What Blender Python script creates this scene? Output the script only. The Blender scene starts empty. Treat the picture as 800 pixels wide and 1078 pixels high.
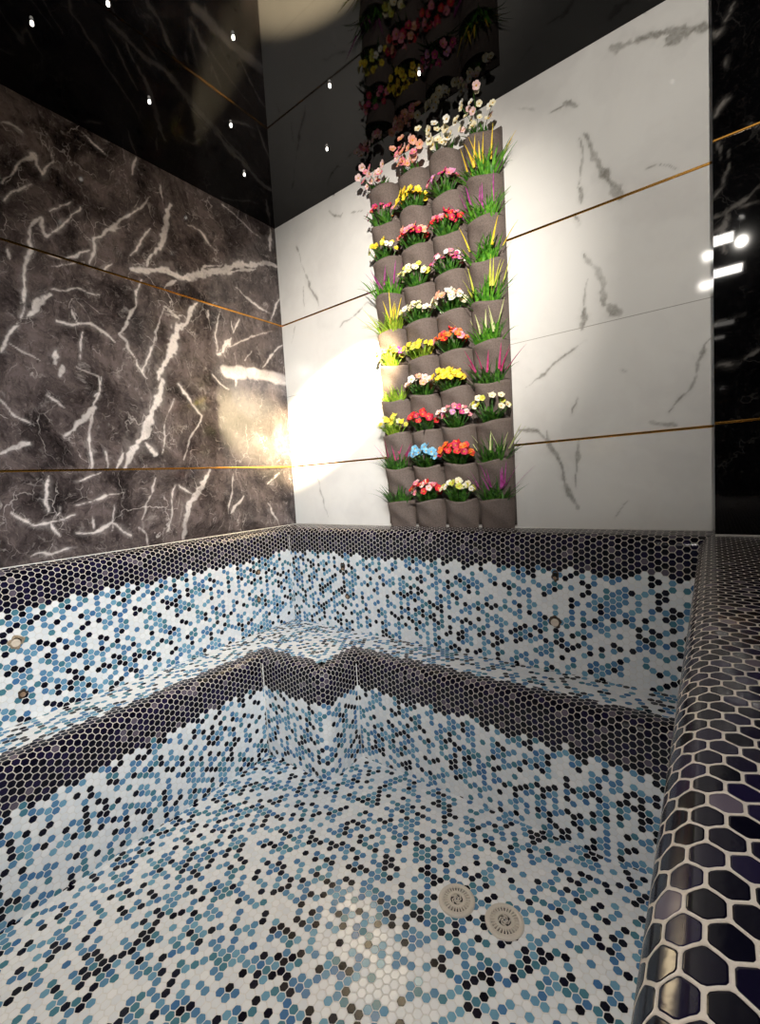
import bpy, bmesh, math, random
import numpy as np
from mathutils import Vector, Matrix
random.seed(7)
rng = np.random.default_rng(11)
sc = bpy.context.scene
COL = sc.collection
PI = math.pi

# ------------------------------------------------------------------ dimensions (metres)
CEIL = 1.672                 # ceiling above the tub rim (z = 0)
WX = 1.972                   # width of the white wall
XL, YB, XR, YF = 0.07, -0.125, 1.932, -2.30   # inner faces of the tub
SEAT, BASIN = -0.525, -0.99
BX, BY = 0.335, -0.36        # bench fronts
KX, KY = 0.71, -0.57         # corner block of the bench
ROOM_X, ROOM_Y, ROOM_Z = 3.9, -3.7, -0.45
P = 0.0222                   # mosaic pitch

def srgb(r, g, b):
    f = lambda c: (c/255/12.92) if c/255 <= .04045 else ((c/255+.055)/1.055)**2.4
    return (f(r), f(g), f(b), 1.0)

# ------------------------------------------------------------------ object helpers
def link(o, parent=None):
    COL.objects.link(o)
    if parent: o.parent = parent
    return o
def mesh_obj(name, verts, faces, mat=None, parent=None, smooth=False, uvs=None, mats=None, fmat=None):
    me = bpy.data.meshes.new(name)
    me.from_pydata([tuple(v) for v in verts], [], [tuple(f) for f in faces])
    if uvs is not None:
        l = me.uv_layers.new(name='UVMap')
        flat = [c for f in uvs for uv in f for c in uv]
        l.data.foreach_set('uv', flat)
    for m in (mats or [mat]): 
        if m: me.materials.append(m)
    if fmat is not None: me.polygons.foreach_set('material_index', fmat)
    if smooth: me.polygons.foreach_set('use_smooth', [True]*len(me.polygons))
    me.update()
    return link(bpy.data.objects.new(name, me), parent)
def thing(name, label, cat, loc=(0,0,0), group=None):
    o = bpy.data.objects.new(name, None); o.empty_display_size = .02
    link(o); o.location = loc
    o['label'] = label; o['category'] = cat
    if group: o['group'] = group
    return o
def struct(o):
    o['kind'] = 'structure'; return o
class MB:
    def __init__(s): s.v=[]; s.f=[]; s.m=[]
    def add(s, v, f, m=0):
        n=len(s.v); s.v += [tuple(x) for x in v]; s.f += [tuple(i+n for i in t) for t in f]; s.m += [m]*len(f)
    def box(s, x0,x1,y0,y1,z0,z1,m=0):
        s.add([(x0,y0,z0),(x1,y0,z0),(x1,y1,z0),(x0,y1,z0),(x0,y0,z1),(x1,y0,z1),(x1,y1,z1),(x0,y1,z1)],
              [(0,3,2,1),(4,5,6,7),(0,1,5,4),(1,2,6,5),(2,3,7,6),(3,0,4,7)],m)
    def lathe(s, prof, n=40, m=0, c=(0,0,0), ax=None):
        M = ax or Matrix.Identity(3); c=Vector(c)
        v=[]; f=[]
        for r,z in prof:
            for i in range(n):
                a=2*PI*i/n; v.append(c+M@Vector((r*math.cos(a),r*math.sin(a),z)))
        for j in range(len(prof)-1):
            for i in range(n):
                k=(i+1)%n; f.append((j*n+i,j*n+k,(j+1)*n+k,(j+1)*n+i))
        s.add(v,f,m)
    def tube(s, pts, r0, r1=None, n=6, m=0):
        r1 = r0 if r1 is None else r1
        pts=[Vector(p) for p in pts]; v=[]; f=[]; L=len(pts)
        for j,p in enumerate(pts):
            d=(pts[min(j+1,L-1)]-pts[max(j-1,0)]).normalized()
            a=d.orthogonal().normalized(); b=d.cross(a); r=r0+(r1-r0)*j/(L-1)
            for i in range(n):
                t=2*PI*i/n; v.append(p+a*math.cos(t)*r+b*math.sin(t)*r)
        for j in range(L-1):
            for i in range(n):
                k=(i+1)%n; f.append((j*n+i,j*n+k,(j+1)*n+k,(j+1)*n+i))
        f.append(tuple(reversed(range(n)))); f.append(tuple((L-1)*n+i for i in range(n)))
        s.add(v,f,m)
    def build(s, name, mat=None, parent=None, smooth=True, mats=None):
        return mesh_obj(name, s.v, s.f, mat, parent, smooth, mats=mats, fmat=s.m if mats else None)

# ------------------------------------------------------------------ node helpers
class NT:
    def __init__(s, name):
        s.mat = bpy.data.materials.new(name); s.mat.use_nodes = True
        s.t = s.mat.node_tree; s.t.nodes.clear()
        s.out = s.t.nodes.new('ShaderNodeOutputMaterial')
        s.b = s.t.nodes.new('ShaderNodeBsdfPrincipled')
        s.t.links.new(s.b.outputs[0], s.out.inputs[0])
    def n(s, typ, **kw):
        x = s.t.nodes.new(typ)
        for k,v in kw.items(): setattr(x,k,v)
        return x
    def put(s, sock, val):
        if isinstance(val, bpy.types.NodeSocket): s.t.links.new(val, sock)
        else: sock.default_value = val
    def m(s, op, a, b=0.0, c=0.0):
        x = s.n('ShaderNodeMath', operation=op)
        for i,v in enumerate((a,b,c)): s.put(x.inputs[i], v)
        return x.outputs[0]
    def v(s, op, a, b=None, scale=None):
        x = s.n('ShaderNodeVectorMath', operation=op); s.put(x.inputs[0], a)
        if b is not None: s.put(x.inputs[1], b)
        if scale is not None: s.put(x.inputs['Scale'], scale)
        return x.outputs['Value'] if op in ('LENGTH','DOT_PRODUCT','DISTANCE') else x.outputs['Vector']
    def ramp(s, f, a, b, lo=0.0, hi=1.0, smooth=True):
        x = s.n('ShaderNodeMapRange', interpolation_type='SMOOTHSTEP' if smooth else 'LINEAR')
        for i,v in enumerate((f,a,b,lo,hi)): s.put(x.inputs[i], v)
        return x.outputs[0]
    def mix(s, f, a, b):
        x = s.n('ShaderNodeMix', data_type='RGBA')
        s.put(x.inputs[0], f); s.put(x.inputs[6], a); s.put(x.inputs[7], b)
        return x.outputs[2]
    def mixv(s, f, a, b):
        x = s.n('ShaderNodeMix', data_type='VECTOR')
        s.put(x.inputs[0], f); s.put(x.inputs[4], a); s.put(x.inputs[5], b)
        return x.outputs[1]
    def sep(s, v):
        x = s.n('ShaderNodeSeparateXYZ'); s.put(x.inputs[0], v); return x.outputs
    def noise(s, vec, scale, detail=3, rough=.5, dist=0.0):
        x = s.n('ShaderNodeTexNoise'); s.put(x.inputs['Vector'], vec)
        x.inputs['Scale'].default_value=scale; x.inputs['Detail'].default_value=detail
        x.inputs['Roughness'].default_value=rough; x.inputs['Distortion'].default_value=dist
        return x.outputs
    def obj(s): return s.n('ShaderNodeTexCoord').outputs['Object']
    def bump(s, h, strength, dist, normal=None):
        x = s.n('ShaderNodeBump'); x.inputs['Strength'].default_value=strength; x.inputs['Distance'].default_value=dist
        s.put(x.inputs['Height'], h)
        if normal is not None: s.put(x.inputs['Normal'], normal)
        return x.outputs[0]
    def set(s, **kw):
        names = dict(color='Base Color', rough='Roughness', metal='Metallic', normal='Normal', ior='IOR', spec='Specular IOR Level',
                     emit='Emission Color', estr='Emission Strength', sheen='Sheen Weight', sss='Subsurface Weight', trans='Transmission Weight', coat='Coat Weight')
        for k,v in kw.items(): s.put(s.b.inputs[names[k]], v)
        return s.mat

def plain(name, col, rough=.5, metal=0, noise=0.0, scale=60, bump=0.0, **kw):
    t = NT(name)
    if noise or bump:
        nz = t.noise(t.obj(), scale, 4, .6)[0]
        d = (col[0]*(1-noise), col[1]*(1-noise), col[2]*(1-noise), 1); u=(min(1,col[0]*(1+noise)),min(1,col[1]*(1+noise)),min(1,col[2]*(1+noise)),1)
        t.set(color=t.mix(t.ramp(nz,.3,.7), d, u))
        if bump: t.set(normal=t.bump(nz, bump, .002))
    else: t.set(color=col)
    return t.set(rough=rough, metal=metal, **kw)

# mosaic of hexagonal tiles: u runs along a face, v across it (neighbours share an edge along v)
def mosaic(name, lo, hi, seed):
    t = NT(name)
    uv = t.n('ShaderNodeTexCoord').outputs['UV']
    S = (P*math.sqrt(3), P, 1.0); H = (.5,.5,0.0)
    q = t.v('DIVIDE', uv, S)
    A = t.v('MULTIPLY', t.v('SUBTRACT', t.v('FRACTION', q), H), (S[0],S[1],0.0))
    B = t.v('MULTIPLY', t.v('SUBTRACT', t.v('FRACTION', t.v('ADD', q, H)), H), (S[0],S[1],0.0))
    sel = t.m('LESS_THAN', t.v('LENGTH',A), t.v('LENGTH',B))
    loc = t.mixv(sel, B, A)
    cen = t.v('SUBTRACT', uv, loc)
    idx = t.v('FLOOR', t.v('ADD', t.v('DIVIDE', cen, (S[0]/2, S[1]/2, 1.0)), (.5,.5,0.0)))
    idx = t.v('ADD', t.v('MULTIPLY', idx, (1.0,1.0,0.0)), (0.0,0.0,float(seed)))
    wn = t.n('ShaderNodeTexWhiteNoise', noise_dimensions='3D'); t.put(wn.inputs['Vector'], idx)
    r, rc = wn.outputs['Value'], wn.outputs['Color']
    wn2 = t.n('ShaderNodeTexWhiteNoise', noise_dimensions='3D'); t.put(wn2.inputs['Vector'], t.v('ADD', idx, (37.0,11.0,5.0)))
    r2, rc2 = wn2.outputs['Value'], wn2.outputs['Color']
    x,y,_ = t.sep(t.v('ABSOLUTE', loc))
    hexd = t.m('MAXIMUM', y, t.m('ADD', t.m('MULTIPLY', x, .8660254), t.m('MULTIPLY', y, .5)))
    hexd = t.m('MAXIMUM', hexd, t.m('MULTIPLY', t.v('LENGTH', loc), .915))
    hr = t.m('DIVIDE', hexd, P/2)
    gl = .108/2
    tile = t.ramp(hr, 1-2.0*gl-.012, 1-2.0*gl+.012, 1.0, 0.0)
    # clumpy share of blue
    cl = t.noise(t.v('ADD', cen, (float(seed),0.0,0.0)), 9.0, 2, .5)[0]
    blue = t.ramp(cl, .3, .7, .24, .50, False)
    isdark = t.m('LESS_THAN', r, .17)
    isblue = t.m('LESS_THAN', r, t.m('ADD', blue, .16))
    lb = t.mix(t.ramp(r2,0,1,0,1,False), srgb(118,166,190), srgb(50,94,150))
    lb = t.mix(t.m('GREATER_THAN', r2, .8), lb, srgb(76,126,142))
    wh = t.mix(r2, srgb(226,229,232), srgb(240,240,240))
    c = t.mix(isblue, wh, lb)
    navy = t.mix(t.m('POWER', r2, 2.0), srgb(8,8,20), srgb(34,28,60))
    navy = t.mix(t.m('GREATER_THAN', r2, .93), navy, srgb(92,84,96))
    navy_b = t.mix(r2, srgb(6,6,16), srgb(14,14,34))
    c = t.mix(isdark, c, navy_b)
    vc = t.sep(cen)[1]
    vj = t.m('ADD', vc, t.m('MULTIPLY', t.m('SUBTRACT', t.sep(rc2)[0], .5), P*1.1))
    band = t.m('MULTIPLY', t.m('GREATER_THAN', vj, lo), t.m('LESS_THAN', vj, hi))
    c = t.mix(band, c, navy)
    grc = t.mix(band, srgb(228,227,224), srgb(200,192,182))
    gn = t.noise(uv, 140.0, 3, .6)[0]
    grc = t.mix(t.ramp(gn,.35,.8,0,.22), grc, srgb(150,140,130))
    c = t.mix(tile, grc, c)
    dark = t.m('MULTIPLY', tile, t.m('MAXIMUM', band, t.m('MULTIPLY', isdark, 1.0)))
    rough = t.ramp(tile, 0, 1, .85, t.m('ADD', .10, t.m('MULTIPLY', t.sep(rc)[1], .16)), False)
    # every tile is set a hair out of plane and has eased edges
    nrm = t.n('ShaderNodeNewGeometry').outputs['Normal']
    tilt = t.v('SCALE', t.v('SUBTRACT', rc, (.5,.5,.5)), scale=t.m('MULTIPLY', tile, .07))
    nn = t.v('NORMALIZE', t.v('ADD', nrm, tilt))
    h = t.m('ADD', t.ramp(hr, .80, .98, 1.0, 0.0), t.m('MULTIPLY', t.noise(uv, 160.0, 1)[0], .10))
    nb = t.bump(h, .55, .0016, nn)
    return t.set(color=c, rough=rough, normal=nb, ior=1.34)

M = {}
M['rim'] = mosaic('mosaic_rim', -5.0, .158, 3)
M['bench'] = mosaic('mosaic_bench', 0.008, .207, 23)
M['basin'] = mosaic('mosaic_basin', 90.0, 91.0, 41)
M['caulk'] = plain('white_grout', srgb(222,220,214), .7, noise=.08, scale=90)
M['brass'] = plain('brass', srgb(206,150,70), .22, 1.0, noise=.15, scale=30)
M['chrome'] = plain('chrome', srgb(210,210,215), .12, 1.0)
M['plastic'] = plain('cream_plastic', srgb(205,196,184), .35, noise=.03, scale=40)
M['drain_shade'] = plain('painted_drain_shade', srgb(30,27,25), .6)
M['mortar'] = plain('brown_mortar', srgb(66,52,40), .9, noise=.5, scale=220, bump=.8)
M['pipe'] = plain('pvc_pipe', srgb(214,200,182), .4, noise=.06, scale=90)
M['mortar_pale']=plain('pale_mortar',srgb(150,134,112),.9,noise=.35,scale=160,bump=.8)
M['pipe_brown']=plain('stained_pipe',srgb(150,122,96),.6,noise=.25,scale=120)
M['hole_shade'] = plain('pipe_hole_shade', srgb(16,14,12), .9)

# ------------------------------------------------------------------ marble walls
def pxw(*a): return a
CAMC = np.array([1.968,-1.796,.228])
def _rays(px):
    f,pitch,yaw,roll = 469.62,-.0706,-.6437,-.0598
    fw=np.array([math.sin(yaw)*math.cos(pitch),math.cos(yaw)*math.cos(pitch),math.sin(pitch)])
    r0=np.array([math.cos(yaw),-math.sin(yaw),0]); u0=np.cross(r0,fw)
    r=r0*math.cos(roll)+u0*math.sin(roll); u=-r0*math.sin(roll)+u0*math.cos(roll)
    px=np.asarray(px,float)
    return fw+np.outer((px[:,0]-400)/f,r)-np.outer((px[:,1]-539)/f,u), (r,u,fw)
def on_left(px):     # marks measured on the photograph, as (y,z) on the left wall
    d,_=_rays(px); t=(0-CAMC[0])/d[:,0]; p=CAMC+d*t[:,None]; return p[:,[1,2]]
def on_back(px, y=0.0):
    d,_=_rays(px); t=(y-CAMC[1])/d[:,1]; p=CAMC+d*t[:,None]; return p[:,[0,2]]
def T(ox, oy, s, w, *pts): return (w, [(ox+a/s, oy+b/s) for a,b in pts])
A_=(0,60,4); B_=(0,240,4); C_=(150,200,4.706); D_=(0,400,2.5)
LEFT = [
 T(*A_,3,(0,530),(60,470),(100,430),(150,415),(155,460),(180,495),(215,440),(210,380)),
 T(*A_,2,(20,620),(40,570),(90,545),(130,525)),
 T(*A_,3,(120,790),(125,710),(165,670),(190,745),(250,710),(330,625)),
 T(*A_,3.5,(375,870),(395,810),(390,770),(440,730),(510,700),(570,650),(630,595)),
 T(*A_,2,(560,835),(600,780),(630,720)),
 T(*A_,5.5,(625,880),(670,800),(690,720),(710,660),(720,625)),
 T(*A_,2,(210,640),(290,600)), T(*A_,2,(340,310),(390,360),(450,410)), T(*A_,3,(550,500),(560,460),(580,430)),
 T(*A_,2,(680,600),(680,545)), T(*A_,2,(0,285),(40,290),(90,320)), T(*A_,2,(510,720),(480,715),(450,725)),
 T(*B_,3,(120,0),(125,90),(105,150),(95,260),(90,370)), T(*B_,6,(110,355),(150,315),(215,285)),
 T(*B_,1.6,(220,260),(300,260),(420,280)), T(*B_,3,(235,390),(300,410),(330,400),(385,400),(420,440),(475,485)),
 T(*B_,2,(320,400),(305,330)), T(*B_,3,(600,225),(580,290),(550,360),(500,450),(535,490),(540,520),(580,570),(615,625)),
 T(*B_,3,(5,535),(40,460),(90,410)), T(*B_,2,(50,490),(110,530),(170,560)),
 T(*B_,5,(245,520),(235,572)), T(*B_,5,(266,580),(262,628)), T(*B_,2,(330,590),(420,640),(430,690),(400,720)),
 T(*B_,2.5,(420,165),(435,150),(470,145)), T(*B_,2,(200,110),(260,120),(320,130),(375,90)), T(*B_,1.5,(210,160),(320,150)),
 T(*B_,2,(350,440),(350,500),(355,560)), T(*B_,3,(25,85),(35,130)), T(*B_,1.5,(690,330),(680,400),(640,520)),
 T(*B_,2,(690,320),(750,380)),
 T(*C_,8,(-50,395),(0,400),(100,405),(200,425),(300,410),(400,390),(520,378),(600,358),(670,370)),
 T(*C_,3,(290,395),(310,370),(400,365)), T(*C_,4,(420,410),(520,405),(560,385)),
 T(*C_,2,(220,165),(280,210),(320,250),(370,300)), T(*C_,2,(400,80),(460,120),(530,190),(580,230)), T(*C_,4,(635,195),(620,290)),
 T(*C_,2.6,(460,480),(510,530),(580,580),(630,600)), T(*C_,4,(640,640),(655,570),(680,510)),
 T(*C_,8,(270,555),(230,630),(170,700),(150,790),(110,860),(80,935)), T(*C_,2,(110,570),(180,635)),
 T(*C_,2,(100,630),(60,740),(30,870),(0,900)), T(*C_,2,(475,640),(455,720)), T(*C_,6,(450,735),(410,780),(370,820)), T(*C_,2,(440,650),(455,700)),
 T(*C_,3,(690,770),(640,820),(595,880)), T(*C_,1.5,(640,690),(500,750),(430,780)), T(*C_,3,(105,490),(160,450)),
 T(*C_,17,(405,905),(450,908),(500,908)), T(*C_,17,(535,912),(620,925),(720,945)), T(*C_,4,(450,910),(455,975)),
 T(*C_,1.6,(380,590),(370,700),(365,800)), T(*C_,2.5,(330,590),(335,620)), T(*C_,2.2,(340,920),(380,965),(430,990)), T(*C_,1.8,(515,850),(540,790)),
 T(*D_,8,(430,0),(410,70),(380,140),(345,190),(325,230)), T(*D_,2.5,(325,190),(300,230)),
 T(*D_,3,(470,10),(500,60),(525,90),(505,150),(485,215)), T(*D_,2,(460,50),(430,120),(425,195)),
 T(*D_,6,(245,75),(215,110),(180,140)), T(*D_,3,(245,75),(240,160),(235,235)), T(*D_,2,(0,50),(40,95),(75,120)),
 T(*D_,5,(0,195),(40,180),(70,172)), T(*D_,3,(380,165),(410,195)), T(*D_,2,(270,0),(265,40),(240,75)), T(*D_,2,(120,40),(165,75)),
 T(*D_,3,(275,190),(275,230)),
 T(*D_,6,(550,240),(510,310),(490,370),(475,420)), T(*D_,2,(610,250),(605,350)), T(*D_,4,(640,305),(610,350)),
 T(*D_,3,(30,340),(60,360),(100,380),(140,370),(200,355)), T(*D_,2,(140,370),(155,415)), T(*D_,2,(145,365),(160,330)),
 T(*D_,3,(205,405),(250,405),(295,380),(345,415)), T(*D_,2,(255,390),(250,355)), T(*D_,3,(360,395),(385,410),(390,435)),
 T(*D_,1.6,(200,325),(325,300)), T(*D_,3,(120,250),(125,300),(130,340)), T(*D_,2,(200,270),(260,250)),
 T(*D_,3,(410,250),(400,300),(370,370)), T(*D_,2,(465,270),(445,400)), T(*D_,4,(730,245),(700,275)), T(*D_,2,(705,320),(740,385)),
 T(*D_,1.5,(70,470),(200,440)), T(*D_,2,(475,270),(505,300)), T(*D_,2,(300,330),(295,400)),
]
E_=(540,0,3.077); F_=(540,240,3.077); G_=(270,220,6.154); H_=(200,360,3.636)
BACK = [
 T(*E_,7,(320,138),(350,143),(420,117)), T(*E_,8.5,(420,117),(500,100),(560,92)), T(*E_,10,(490,128),(540,105),(575,92)), T(*E_,5,(560,92),(610,78),(645,70)), T(*E_,3,(485,155),(540,120)),
 T(*E_,2.2,(120,360),(160,340),(190,325)), T(*E_,4,(170,328),(205,348)), T(*E_,1.5,(0,350),(70,360)),
 T(*E_,4.5,(230,435),(260,500),(290,560),(300,590)), T(*E_,7,(305,595),(345,635)), T(*E_,2,(215,450),(228,530),(215,600)), T(*E_,5,(222,600),(222,655)), T(*E_,3,(195,700),(215,740)),
 T(*E_,1.5,(430,545),(540,545)),
 T(*F_,3.5,(240,85),(262,120)), T(*F_,6,(265,130),(295,190),(305,250)), T(*F_,9,(322,250),(345,285)), T(*F_,2,(240,170),(235,260)), T(*F_,5,(235,260),(235,318)),
 T(*F_,2.6,(650,365),(620,420),(590,480),(560,530),(510,600)), T(*F_,3.5,(635,385),(605,450)), T(*F_,3.4,(455,625),(485,632),(525,645)), T(*F_,1.2,(340,455),(365,462)),
 T(*F_,2,(250,360),(150,430),(40,520)), T(*F_,1.5,(215,545),(195,605)),
 T(*F_,4,(110,655),(125,720),(150,770)), T(*F_,6,(150,770),(170,840),(205,910)), T(*F_,2.5,(215,690),(205,740),(205,850)), T(*F_,5,(210,720),(205,755)), T(*F_,5,(20,655),(70,655),(115,690)), T(*F_,1.4,(360,890),(320,940)),
 T(*G_,4,(258,235),(275,272)), T(*G_,1.2,(275,275),(300,380)), T(*G_,4,(300,380),(330,440),(352,500)), T(*G_,2.5,(352,500),(380,580),(400,640)), T(*G_,1.5,(305,500),(310,670)),
 T(*G_,3,(470,20),(500,50),(545,55),(560,30)), T(*G_,2.4,(620,25),(680,5)), T(*G_,2,(250,770),(220,880)), T(*G_,2,(720,600),(640,690),(540,760)),
 T(*H_,2,(460,470),(490,540),(510,610),(535,670)), T(*H_,1.2,(390,395),(520,445)),
]
J_=(740,100,4.68)
PILLAR = [
 T(*J_,2.6,(60,605),(140,570),(200,520),(285,450)), T(*J_,1.6,(200,545),(285,515)), T(*J_,2,(60,660),(140,625)), T(*J_,1.4,(50,105),(85,65),(140,15)),
 T(*J_,1.5,(125,285),(118,370),(115,440)), T(*J_,2.6,(126,555),(120,640),(112,765)), T(*J_,2,(220,160),(275,155)), T(*J_,1,(60,500),(120,450)), T(*J_,1.6,(75,240),(85,340)),  # second streak here is a lamp's reflection painted into the vein colour
 T(*F_,2.4,(655,452),(700,450),(730,440)), T(*F_,3,(740,430),(800,408)), T(*F_,1.4,(660,310),(700,300),(750,285)),
 T(*E_,3,(645,92),(665,98),(680,85)), T(*E_,1.4,(660,370),(690,320)), T(*E_,1.2,(700,220),(700,180)), T(*E_,1.4,(690,60),(720,0)),
]
def vnoise(p, f, r):
    """smooth value noise on 2-D points"""
    G=r.random((64,64)).astype(np.float32); q=p*f+r.uniform(0,50,2); i=np.floor(q).astype(int); t=q-i; t=t*t*(3-2*t)
    g=lambda a,b: G[a%64,b%64]
    x0=g(i[:,0],i[:,1])*(1-t[:,0])+g(i[:,0]+1,i[:,1])*t[:,0]; x1=g(i[:,0],i[:,1]+1)*(1-t[:,0])+g(i[:,0]+1,i[:,1]+1)*t[:,0]
    return x0*(1-t[:,1])+x1*t[:,1]-.5
def veinfield(P2, lines, conv, seed, jit=1.0):
    """0..1 strength of the hand-placed veins and the painted reflection streak at the points P2 (N,2)."""
    r=np.random.default_rng(seed); out=np.zeros(len(P2),np.float32)
    Q=P2.copy()
    for f,a in ((9,.022),(22,.013),(50,.005),(110,.0028)):
        Q[:,0]+=jit*a*vnoise(P2,f,r); Q[:,1]+=jit*a*vnoise(P2,f,r)
    wob=.95+1.1*vnoise(P2,26,r)+.9*vnoise(P2,75,r)
    soft=vnoise(P2,14,r)
    for w,px in lines:
        W=conv(px)
        hw=w/2/225.0
        n=len(W)-1
        for i in range(n):
            a,b=W[i],W[i+1]
            m=hw*2.2+.03
            sel=np.where((Q[:,0]>min(a[0],b[0])-m)&(Q[:,0]<max(a[0],b[0])+m)&(Q[:,1]>min(a[1],b[1])-m)&(Q[:,1]<max(a[1],b[1])+m))[0]
            if not len(sel): continue
            q=Q[sel]-a; d=b-a; t=np.clip((q@d)/(d@d+1e-12),0,1); ds=np.hypot(*(q-t[:,None]*d).T)
            s=(i+t)/n; taper=.5+.5*np.sin(np.clip(s,0,1)*PI) if w<14 else 1.0
            h=hw*taper*(np.clip(wob[sel],.25,2) if w<14 else .85)+.0004
            v=np.clip((h*1.1-ds)/(h*.35+.0022),0,1)
            halo=.22*np.clip(1-ds/(h*2.6+.004),0,1)*np.clip(.5+soft[sel]*2,0,1)
            out[sel]=np.maximum(out[sel],np.maximum(v*np.clip(.85+soft[sel]*.9,.3,1),halo))
    return out
def grid_wall(name, u0,u1,v0,v1, step, to3, lines, conv, seed, mat, flip=False):
    nu=int((u1-u0)/step)+1; nv=int((v1-v0)/step)+1
    U,V=np.meshgrid(np.linspace(u0,u1,nu),np.linspace(v0,v1,nv)); P2=np.stack([U.ravel(),V.ravel()],1)
    co=to3(P2).astype(np.float32)
    i=np.arange(nu-1)[None,:]+np.arange(nv-1)[:,None]*nu; i=i.ravel()
    q=np.stack([i,i+1,i+1+nu,i+nu],1)
    if flip: q=q[:,::-1]
    me=bpy.data.meshes.new(name)
    me.vertices.add(len(co)); me.vertices.foreach_set('co',co.ravel())
    me.loops.add(q.size); me.loops.foreach_set('vertex_index',q.ravel().astype(np.int32))
    me.polygons.add(len(q)); me.polygons.foreach_set('loop_start',np.arange(0,q.size,4,dtype=np.int32))
    me.update(calc_edges=True)
    at=me.attributes.new('vein','FLOAT','POINT'); at.data.foreach_set('value',veinfield(P2,lines,conv,seed))
    me.materials.append(mat)
    return struct(link(bpy.data.objects.new(name,me)))

def marble_dark(name, base0, base1, veinc, fine, rough=.07):
    t=NT(name); o=t.obj()
    w=t.noise(o,3.0,5,.6)[1]
    od=t.v('ADD',o,t.v('SCALE',t.v('SUBTRACT',w,(.5,.5,.5)),scale=.28))
    n1=t.noise(od,4.5,8,.68)[0]; n2=t.noise(o,38.0,6,.7)[0]
    c=t.mix(t.ramp(n1,.34,.68),base0,base1)
    c=t.mix(t.ramp(n2,.45,.8,0,.45),c,base0)
    n3=t.noise(od,16.0,6,.72)[0]
    c=t.mix(t.ramp(n3,.56,.76,0,.30*fine),c,veinc)
    for sc_,wd,am in ((5.0,.012,.5),(11.0,.02,.38),(24.0,.03,.22)):
        vo=t.n('ShaderNodeTexVoronoi',feature='DISTANCE_TO_EDGE'); vo.inputs['Scale'].default_value=sc_
        sk=t.v('MULTIPLY',od,(1.0,1.0,.55)); t.put(vo.inputs['Vector'],sk)
        gate=t.ramp(t.noise(o,sc_*.8,2)[0],.5,.66)
        c=t.mix(t.m('MULTIPLY',t.ramp(vo.outputs['Distance'],0,wd,am*fine,0),gate),c,veinc)
    n5=t.noise(od,75.0,8,.78)[0]
    c=t.mix(t.ramp(n5,.52,.74,0,.34*fine),c,srgb(168,152,146))
    n6=t.noise(t.v('MULTIPLY',od,(1.0,1.6,.7)),28.0,8,.75)[0]
    c=t.mix(t.ramp(n6,.50,.36,0,.55),c,(base0[0]*.55,base0[1]*.5,base0[2]*.5,1))
    va=t.n('ShaderNodeAttribute',attribute_name='vein').outputs['Fac']
    va=t.m('MULTIPLY',va,t.ramp(n5,.30,.52,.45,1))
    c=t.mix(va,c,veinc)
    return t.set(color=c,rough=rough,ior=1.5)
M['marble_dark']=marble_dark('dark_marble',srgb(38,32,32),srgb(112,100,98),srgb(226,216,212),1.0)
M['marble_black']=marble_dark('black_marble',srgb(5,5,6),srgb(12,12,14),srgb(120,116,112),.18,.03)
def marble_white():
    t=NT('white_marble'); o=t.obj()
    w=t.noise(o,2.0,4,.6)[1]; od=t.v('ADD',o,t.v('SCALE',t.v('SUBTRACT',w,(.5,.5,.5)),scale=.5))
    c=t.mix(t.ramp(t.noise(od,1.6,5,.6)[0],.4,.75),srgb(236,234,230),srgb(218,215,212))
    va=t.n('ShaderNodeAttribute',attribute_name='vein').outputs['Fac']
    c=t.mix(t.m('MULTIPLY',va,t.ramp(t.noise(o,45.0,5,.7)[0],.25,.7,.42,.9)),c,srgb(128,124,116))
    # tile joint half way between the brass strips
    z=t.sep(o)[2]
    j=t.m('LESS_THAN',t.m('ABSOLUTE',t.m('SUBTRACT',z,.7376)),.0011)
    c=t.mix(j,c,srgb(168,162,155))
    return t.set(color=c,rough=.06,ior=1.5)
M['marble_white']=marble_white()
def ceiling_mat():
    t=NT('black_ceiling_gloss'); o=t.obj()
    return t.set(color=srgb(5,5,6),rough=t.ramp(t.noise(o,2.5,2)[0],.3,.7,.02,.045),ior=1.28)
M['ceiling']=ceiling_mat()

def rect(name, pts, mat): 
    return struct(mesh_obj(name, pts, [tuple(range(len(pts)))], mat))
grid_wall('wall_left', -1.95, 0, -.02, CEIL, .0042, lambda p: np.stack([np.zeros(len(p)),p[:,0],p[:,1]],1), LEFT, on_left, 5, M['marble_dark'])
rect('wall_left.001', [(0,ROOM_Y,ROOM_Z),(0,-1.95,ROOM_Z),(0,-1.95,CEIL),(0,ROOM_Y,CEIL)], M['marble_dark'])
grid_wall('wall_back', 0, WX+.03, -.02, CEIL, .005, lambda p: np.stack([p[:,0],np.zeros(len(p)),p[:,1]],1), BACK, on_back, 9, M['marble_white'])
PY=-.11
grid_wall('pillar', WX, 2.7, -.02, CEIL, .006, lambda p: np.stack([p[:,0],np.full(len(p),PY),p[:,1]],1), PILLAR, lambda px:on_back(px,PY), 4, M['marble_black'])
rect('pillar.001', [(WX,PY,-.02),(WX,0.02,-.02),(WX,0.02,CEIL),(WX,PY,CEIL)][::-1], M['marble_black'])
rect('wall_back.001', [(2.7,PY,ROOM_Z),(ROOM_X,PY,ROOM_Z),(ROOM_X,PY,CEIL),(2.7,PY,CEIL)], M['marble_black'])
rect('wall_right', [(ROOM_X,ROOM_Y,ROOM_Z),(ROOM_X,PY,ROOM_Z),(ROOM_X,PY,CEIL),(ROOM_X,ROOM_Y,CEIL)], M['marble_black'])
rect('wall_front', [(0,ROOM_Y,ROOM_Z),(ROOM_X,ROOM_Y,ROOM_Z),(ROOM_X,ROOM_Y,CEIL),(0,ROOM_Y,CEIL)], M['marble_black'])
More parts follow.
